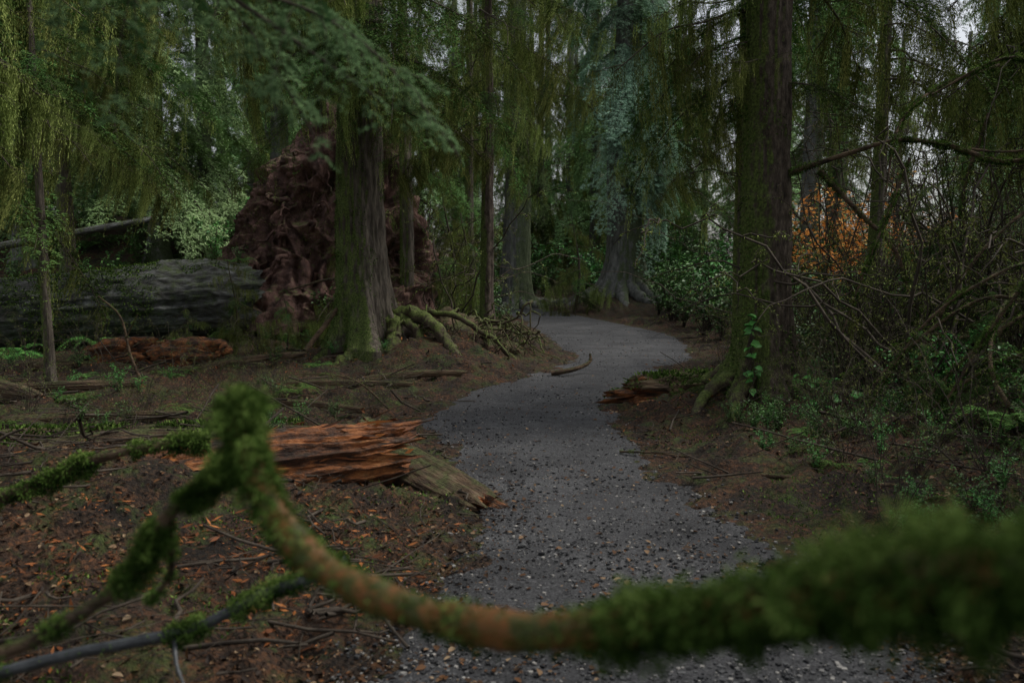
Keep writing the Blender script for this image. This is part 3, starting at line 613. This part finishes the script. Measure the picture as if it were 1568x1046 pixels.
# ---------------------------------------------------------------- root wad (leaning mound of torn roots and soil)
th=np.linspace(0,2*math.pi,380,endpoint=False);s=np.linspace(0,1,340);S,T=np.meshgrid(s,th,indexing='ij')
rad=2.75*(1-S)**.95+.12;x=rad*np.cos(T)*1.05+.9*S;y=rad*np.sin(T)*.8;z=4.7*S
wx=x+1.3*(fbm(x*.9,y*.9,z*.9,231,3)-.5);wy=y+1.3*(fbm(x*.9,y*.9,z*.9,232,3)-.5);wz=z+1.6*(fbm(x*.9,y*.9,z*.9,233,3)-.5)
rd=lambda f,sd,ax=1.,az=1.:1-np.abs(2*fbm(wx*f*ax,wy*f*ax,wz*f*az,sd,2)-1)
dr=1.3*(fbm(wx*.6,wy*.6,wz*.6,201,3)-.5)+.42*(rd(1.1,202,1.6,.7)-.75)+.24*(rd(2.3,203,1.7,.8)-.75)+.22*(fbm(wx*4.3,wy*4.3,wz*3.1,204,4)-.5)+.12*(fbm(wx*13,wy*13,wz*9,205,3)-.5)
x=x+np.cos(T)*dr;y=y+np.sin(T)*dr;z=z+.35*dr+.5*(fbm(wx*1.7,wy*1.7,wz*1.7,207,4)-.5)
mb=MB();i=np.arange(S.size).reshape(S.shape);a,b=i[:-1],i[1:]
mb.add(np.stack([x,y,z],-1),np.stack([a,np.roll(a,-1,1),np.roll(b,-1,1),b],-1).reshape(-1,4))
rr=np.random.default_rng(44);B=[];Rr=[]
for i in range(90):
    a=rr.uniform(math.pi*.85,math.pi*2.0);q=rr.random()*.85;R0=2.75*(1-q)**.95
    u=np.linspace(0,1,16);l=.4+1.5*rr.random()**1.5
    p0=np.array([R0*math.cos(a)+.9*q,R0*.8*math.sin(a),4.7*q])
    d=np.array([math.cos(a)*.3,math.sin(a)*.25,-.8+rr.normal(0,.5)])+rr.normal(0,.25,3)
    B.append(p0*np.array([1.0,1.0,1])+d*(u*l)[:,None]+np.cumsum(rr.normal(0,.05,(16,3)),0));Rr.append(np.linspace(.06,.008,16)*(.2+rr.random()))
tubes(mb,np.array(B),np.array(Rr),8)
V=np.stack([x,y,z],-1).reshape(-1,3);k=rng.integers(0,len(V),40000);P=V[k];kk=fbm(P[:,0]*1.5,P[:,1]*1.5,P[:,2]*1.5,222,3)>.54;P=P[kk];m_=len(P)
leaves(mb,P,rdir(m_)+np.array([0,-.4,-.3]),rdir(m_),.03+.05*rng.random(m_),.014,rng.random(m_)*.7,1)
obj('root_wad',mb.mesh('root_wad',[M_wad,M_moss]),None,Matrix.Translation((-4.35,18.0,.2)))
# ---------------------------------------------------------------- root mass
mb=MB();rr=np.random.default_rng(55)
s=np.linspace(0,1,90);T=np.linspace(0,2*math.pi,160,endpoint=False);S,T=np.meshgrid(s,T,indexing='ij')
rad=(1.15*(1-S**2.2)+.02);x=rad*np.cos(T)*1.15;y=rad*np.sin(T)*.75;z=.85*S
dr=.6*(fbm(x*2,y*2,z*2,301,5)-.5)+.15*(fbm(x*9,y*9,z*9,302,3)-.5);x=x+np.cos(T)*dr;y=y+np.sin(T)*dr;z=z+.25*(fbm(x*2.5,y*2.5,z,303,4)-.5)
i=np.arange(S.size).reshape(S.shape);a,b=i[:-1],i[1:]
mb.add(np.stack([x-1.05,y+13.8,z-.05],-1),np.stack([a,np.roll(a,-1,1),np.roll(b,-1,1),b],-1).reshape(-1,4),.5,1)
def bark(base,rr_,th): return rr_*1.2*(fbm(base[...,0]*11,base[...,1]*11,base[...,2]*11,77,4)-.5)
def root(pts,r0,r1,n=50,sides=16,m=0,wob=.03,tuft=0):
    p=catmull(pts,n);q=np.linspace(0,1,n)
    p=p+wob*np.stack([fbm(q*7,pts[0][0]*9,0,1,3)-.5,fbm(q*7,pts[0][1]*9,3,2,3)-.5,fbm(q*7,pts[0][0]*5,6,3,3)-.5],-1)*4
    _,V=tubes(mb,p,np.linspace(r0,r1,n),sides,.5,m,disp=bark)
    if tuft:
        W=V.reshape(-1,3)[rng.integers(0,n*sides,tuft)];k=fbm(W[:,0]*5,W[:,1]*5,W[:,2]*5,93,3)>.48;W=W[k]
        leaves(mb,W,rdir(len(W))+np.array([0,0,.3]),rdir(len(W)),.02+.02*rng.random(len(W)),.009,rng.random(len(W))*.7,2)
root([(-1.9,13.2,.75),(-1.45,13.0,.8),(-1.0,12.5,.5),(-.72,12.1,.16),(-.5,11.8,-.05)],.12,.05,tuft=1500)
root([(-1.9,13.1,.7),(-1.75,12.7,.45),(-1.9,12.3,.15),(-2.0,11.9,-.05)],.14,.07,tuft=2000)
root([(-1.7,13.1,.75),(-1.4,12.7,.5),(-1.5,12.4,.2),(-1.35,12.1,-.04)],.08,.05,tuft=1000)
root([(-2.4,13.0,.5),(-2.8,12.7,.18),(-3.1,12.4,-.05)],.17,.07,tuft=2000)
root([(-2.2,12.9,.5),(-2.35,12.4,.18),(-2.6,12.0,-.04)],.16,.08,tuft=2000)
root([(-1.5,13.3,.8),(-.9,13.0,.75),(-.3,12.9,.45),(.05,12.8,.1),(.2,12.6,-.04)],.05,.025)
for i in range(90):
    a=rr.uniform(-math.pi*.95,.25);r0=.6+.5*rr.random();z0=.15+.65*rr.random()
    p0=np.array([-1.05+r0*1.1*math.cos(a),13.8+.7*r0*math.sin(a),z0]);d=np.array([math.cos(a),math.sin(a),0])
    l=.2+.45*rr.random()
    root([p0,p0+d*l*.4+rr.normal(0,.09,3),p0+d*l*.75+rr.normal(0,.12,3)-np.array([0,0,.4*z0]),p0+d*l+np.array([rr.normal(0,.2),0,-z0*rr.random()])],.006+.02*rr.random(),.004,16,6,wob=.05)
obj('tree_root_mass',mb.mesh('tree_root_mass',[M_root,M_rotD,M_mossF]))
def roots(name,x,y,n,r0,l,seed,mat,a0=0,a1=6.28):
    global mb
    mb=MB();rr=np.random.default_rng(seed)
    for i in range(n):
        a=a0+(a1-a0)*(i+rr.random()*.6)/n;q=np.linspace(0,1,5);ll=l*(.6+.7*rr.random());aa=a+rr.normal(0,.3)*q
        px=x+np.cos(aa)*(.1+q*ll);py=y+np.sin(aa)*(.1+q*ll);pz=H(px,py)+r0*np.array([2.6,1.0,.3,-.1,-.8])
        p=catmull(np.stack([px,py,pz],-1),40);tubes(mb,p,r0*np.linspace(1,.35,40),12,.5,0,disp=bark)
    obj(name,mb.mesh(name,[mat]))
roots('cedar_roots',2.62,8.9,7,.10,1.0,61,M_root)
roots('spruce_roots',3.75,29.3,9,.28,2.6,62,M_barkG)
roots('hemlock_roots',.15,29.5,8,.2,1.8,63,M_barkG)
# ---------------------------------------------------------------- foreground mossy branches
def fuzz(mb,p,R,mask,n,ln,clump=.012,hang=.3,m=1,fq=22,th0=.33):
    k=rng.choice(len(p),size=n,p=mask/mask.sum());T=nrm(np.gradient(p,axis=0))[k]
    d=rdir(n);d=nrm(d-T*(d*T).sum(-1,keepdims=True))
    cn=fbm(p[k][:,0]*fq+d[:,0]*1.2,p[k][:,1]*fq+d[:,1]*1.2,p[k][:,2]*fq+d[:,2]*1.2,88,3)
    off=R[k]*(.85)+clump*np.clip((cn-th0)*3.6,0,1.8)*rng.random(n)**.6*mask[k]
    pos=p[k]+d*off[:,None]+rng.normal(0,.003,(n,3))
    dd=d+rng.normal(0,.6,(n,3))+np.array([0,0,-hang])
    leaves(mb,pos,dd,rdir(n),ln*(.4+.8*rng.random(n)),ln*.28,np.clip(.0+.5*rng.random(n)+1.3*(cn-.45)+.3*d[:,2],0,1),m)
mb=MB()
p=catmull([(-.425,1.34,1.395),(-.422,1.30,1.338),(-.381,1.254,1.268),(-.302,1.187,1.191),(-.217,1.124,1.162),(-.121,1.063,1.150),(-.003,.984,1.160),(.098,.907,1.197),(.182,.831,1.242),(.271,.735,1.300),(.345,.64,1.352),(.42,.54,1.39),(.56,.36,1.42),(.8,.1,1.42)],300)
q=np.linspace(0,1,300);R=.0205+.004*np.sin(q*60)*.5+.004*q
R=R*np.interp(q,[0,.02,.2,1],[.3,.7,1,1])
def knob(base,r_,th): return r_*.35*(fbm(base[...,0]*35,base[...,1]*35,base[...,2]*35,99,3)-.5)
tubes(mb,p,R,24,.5,0,disp=knob)
mask=np.interp(q,[0,.05,.13,.18,.26,.44,.52,.58,1],[.65,.75,.65,.35,.06,.05,.10,.85,.95])
mask2=np.clip((fbm(q*30,0*q,0,5,2)-.5)*6,0,1)*.25;mask=np.maximum(mask,mask2*(q<.6)*.6)
fuzz(mb,p,R,mask,42000,.013,clump=.042,hang=.7,fq=40,th0=.4)
obj('mossy_branch',mb.mesh('mossy_branch',[M_fbranch,M_mossF]))
def mbranch(name,pts,r0,r1,n,ln,mat,clump=.012,dens=1.0):
    mb=MB();p=catmull(pts,140);R=np.linspace(r0,r1,140);tubes(mb,p,R,16,.5,0,disp=knob)
    if n:
        mk=np.clip((fbm(np.linspace(0,14,140),0,0,len(pts),3)-.5)*4+dens,.02,1);fuzz(mb,p,R,mk,n,ln,clump)
    return obj(name,mb.mesh(name,[mat,M_mossF]))
mbranch('mossy_branch',[(-.40,1.30,1.30),(-.46,1.42,1.25),(-.53,1.49,1.21),(-.624,1.5,1.14),(-.68,1.48,1.04),(-.79,1.45,.965),(-.89,1.43,.92),(-1.1,1.4,.87),(-1.5,1.4,.8)],.010,.013,16000,.012,M_rotD,.018,.7)
mbranch('mossy_branch',[(-.62,1.5,1.13),(-.66,1.6,1.0),(-.75,1.7,.9)],.008,.004,1500,.01,M_rotD,.008,.4)
mbranch('dead_branch',[(-.44,2.2,.81),(-.51,2.15,.784),(-.646,2.14,.742),(-.764,2.12,.683),(-.865,2.11,.649),(-1.0,2.1,.624),(-1.12,2.1,.60),(-1.5,2.1,.5),(-2.2,2.3,.25)],.014,.016,8000,.012,M_wetb,.022,.3)
mbranch('dead_branch',[(-.865,2.11,.649),(-.84,2.05,.60),(-.80,2.0,.56)],.008,.003,0,.01,M_wetb)
mbranch('mossy_branch',[(-1.1,3.05,.95),(-1.3,3.0,.94),(-1.5,3.0,.89),(-1.7,3.0,.80),(-1.95,3.0,.72),(-2.6,3.1,.5)],.014,.024,12000,.016,M_rotD,.03,.8)
tR=[[(2.7,8.8,2.45),(3.3,8.6,2.65),(3.8,8.5,2.78),(4.3,8.5,2.72),(4.9,8.6,2.68),(5.8,8.8,2.8)],
    [(4.3,8.5,2.72),(4.7,8.3,2.55),(5.1,8.2,2.6),(5.6,8.1,2.5)],
    [(3.1,8.7,2.5),(3.4,8.5,2.1),(3.75,8.4,1.7),(3.9,8.3,1.2),(4.2,8.2,.7)],
    [(3.9,8.5,2.6),(3.6,8.3,2.0),(3.3,8.1,1.4),(3.1,8.0,.9)],
    [(5.8,8.6,1.3),(5.0,8.3,1.1),(4.3,8.0,.9),(3.6,7.8,.85),(3.0,7.7,.55)],
    [(5.5,8.0,2.2),(4.9,7.8,1.5),(4.4,7.7,.9),(4.1,7.6,.2)],
    [(5.5,7.2,1.5),(4.6,7.0,1.35),(3.9,6.9,1.0),(3.4,6.9,.5),(3.1,6.9,.1)],
    [(5.2,9.5,3.2),(4.8,9.2,2.2),(4.9,9.0,1.4),(4.5,8.9,.3)],
    [(4.0,6.0,.1),(3.6,6.3,.7),(3.9,6.8,1.2),(4.6,7.4,1.5),(5.4,8,1.4)],
    [(4.6,5.8,2.3),(4.0,5.9,1.9),(3.5,6.0,1.3),(3.2,6.2,.6)],
    [(5.0,6.2,.9),(4.2,6.3,1.0),(3.6,6.5,.75),(3.0,6.6,.2)],
    [(3.4,7.4,.2),(3.6,7.3,1.0),(4.1,7.3,1.8),(4.9,7.4,2.3),(5.6,7.6,2.2)],
    [(5.0,9.0,3.6),(4.2,8.6,3.3),(3.7,8.3,2.9),(3.5,8.1,2.2)],
    [(5.8,8.0,3.6),(5.0,7.9,3.3),(4.4,7.8,3.4),(3.8,7.9,3.1)],
    [(5.6,7.5,3.3),(4.9,7.4,2.9),(4.5,7.4,2.4),(4.5,7.3,1.8)],
    [(5.2,7.0,2.2),(4.4,6.8,1.7),(3.8,6.7,1.5),(3.3,6.8,1.1),(2.9,6.9,.4)],
    [(3.0,7.6,.1),(3.3,7.2,.8),(3.9,7.0,1.3),(4.4,6.6,1.2),(5.0,6.3,1.6)]]
for i,t in enumerate(tR): mbranch('mossy_branch',t,(.028 if i<4 else .02) if i!=3 else .015,.009,5200,.022,M_rotD,.02,.35)
for t,r in [([(-4.3,9.9,.1),(-4.45,9.9,.5),(-4.55,9.9,.95),(-4.8,9.9,1.2)],.02),([(-4.5,9.9,.7),(-4.3,9.8,1.0)],.01),([(-6.2,8.6,.1),(-6.0,8.5,.7),(-6.1,8.4,1.2)],.03),([(-3.0,12.3,.3),(-2.6,13,1.0),(-2.9,14,1.3),(-3.9,15,1.1)],.04),([(-1.3,8.9,.05),(-1.7,9.0,.35),(-2.3,9.1,.4)],.012),([(.55,11.9,.03),(.85,11.9,.08),(1.1,12.1,.16),(1.12,12.15,.28)],.04),([(1.75,5.9,.1),(2.2,5.6,.13),(2.8,5.4,.14),(3.3,5.2,.2)],.018),([(.9,7.0,.02),(1.2,6.8,.05),(1.5,6.7,.03)],.01)]:
    mbranch('dead_branch',t,r,r*.4,300,.015,M_rotD,.008,.1)
mb=MB();vp=catmull([(2.35,8.4,.15),(2.42,8.45,.5),(2.38,8.5,.8),(2.45,8.5,1.05)],30);tubes(mb,vp,.005,5,.5,1)
P=np.concatenate([vp[rng.integers(4,30,26)],np.stack([rng.uniform(2.7,3.4,34),rng.uniform(7.6,8.3,34),rng.uniform(.15,.5,34)],-1)])
N=len(P);L=.07+.06*rng.random(N)
broad(mb,P,rdir(N)*np.array([1,1,.3]),np.array([0,-.5,1.])+rng.normal(0,.3,(N,3)),L,L*.8,.5+.5*rng.random(N))
obj('climbing_vine',mb.mesh('climbing_vine',[M_salal,M_twig]))
# ---------------------------------------------------------------- light, world, camera
w=bpy.data.worlds.new('World');sc.world=w;w.use_nodes=True;nt=w.node_tree
sky=nt.nodes.new('ShaderNodeTexSky');sky.sky_type='NISHITA';sky.sun_disc=False
EL,AZ=math.radians(58),math.radians(75)
sky.sun_elevation=EL;sky.sun_rotation=AZ;sky.air_density=1.0;sky.dust_density=3
hs=nt.nodes.new('ShaderNodeHueSaturation');hs.inputs['Saturation'].default_value=.3
bg=nt.nodes['Background'];nt.links.new(sky.outputs[0],hs.inputs['Color']);nt.links.new(hs.outputs[0],bg.inputs['Color']);bg.inputs['Strength'].default_value=.15
sun=bpy.data.lights.new('overcast_sun','SUN');sun.energy=1.5;sun.angle=math.radians(12);sun.color=(1,.96,.88)
so=bpy.data.objects.new('overcast_sun',sun);COL.objects.link(so)
dv=Vector((math.sin(AZ)*math.cos(EL),math.cos(AZ)*math.cos(EL),math.sin(EL)));so.rotation_euler=dv.to_track_quat('Z','Y').to_euler();so.location=(5,10,20)
cam=bpy.data.cameras.new('camera');co=bpy.data.objects.new('camera',cam);COL.objects.link(co);sc.camera=co
co.location=(0,0,1.6);co.rotation_euler=(math.radians(90-5.38),0,0)
cam.lens=30;cam.sensor_width=36;cam.clip_start=.05;cam.clip_end=600
cam.dof.use_dof=True;cam.dof.focus_distance=9.5;cam.dof.aperture_fstop=2.6
sc.view_settings.view_transform='Standard';sc.view_settings.look='None';sc.view_settings.exposure=0
print('objects',len(bpy.data.objects))
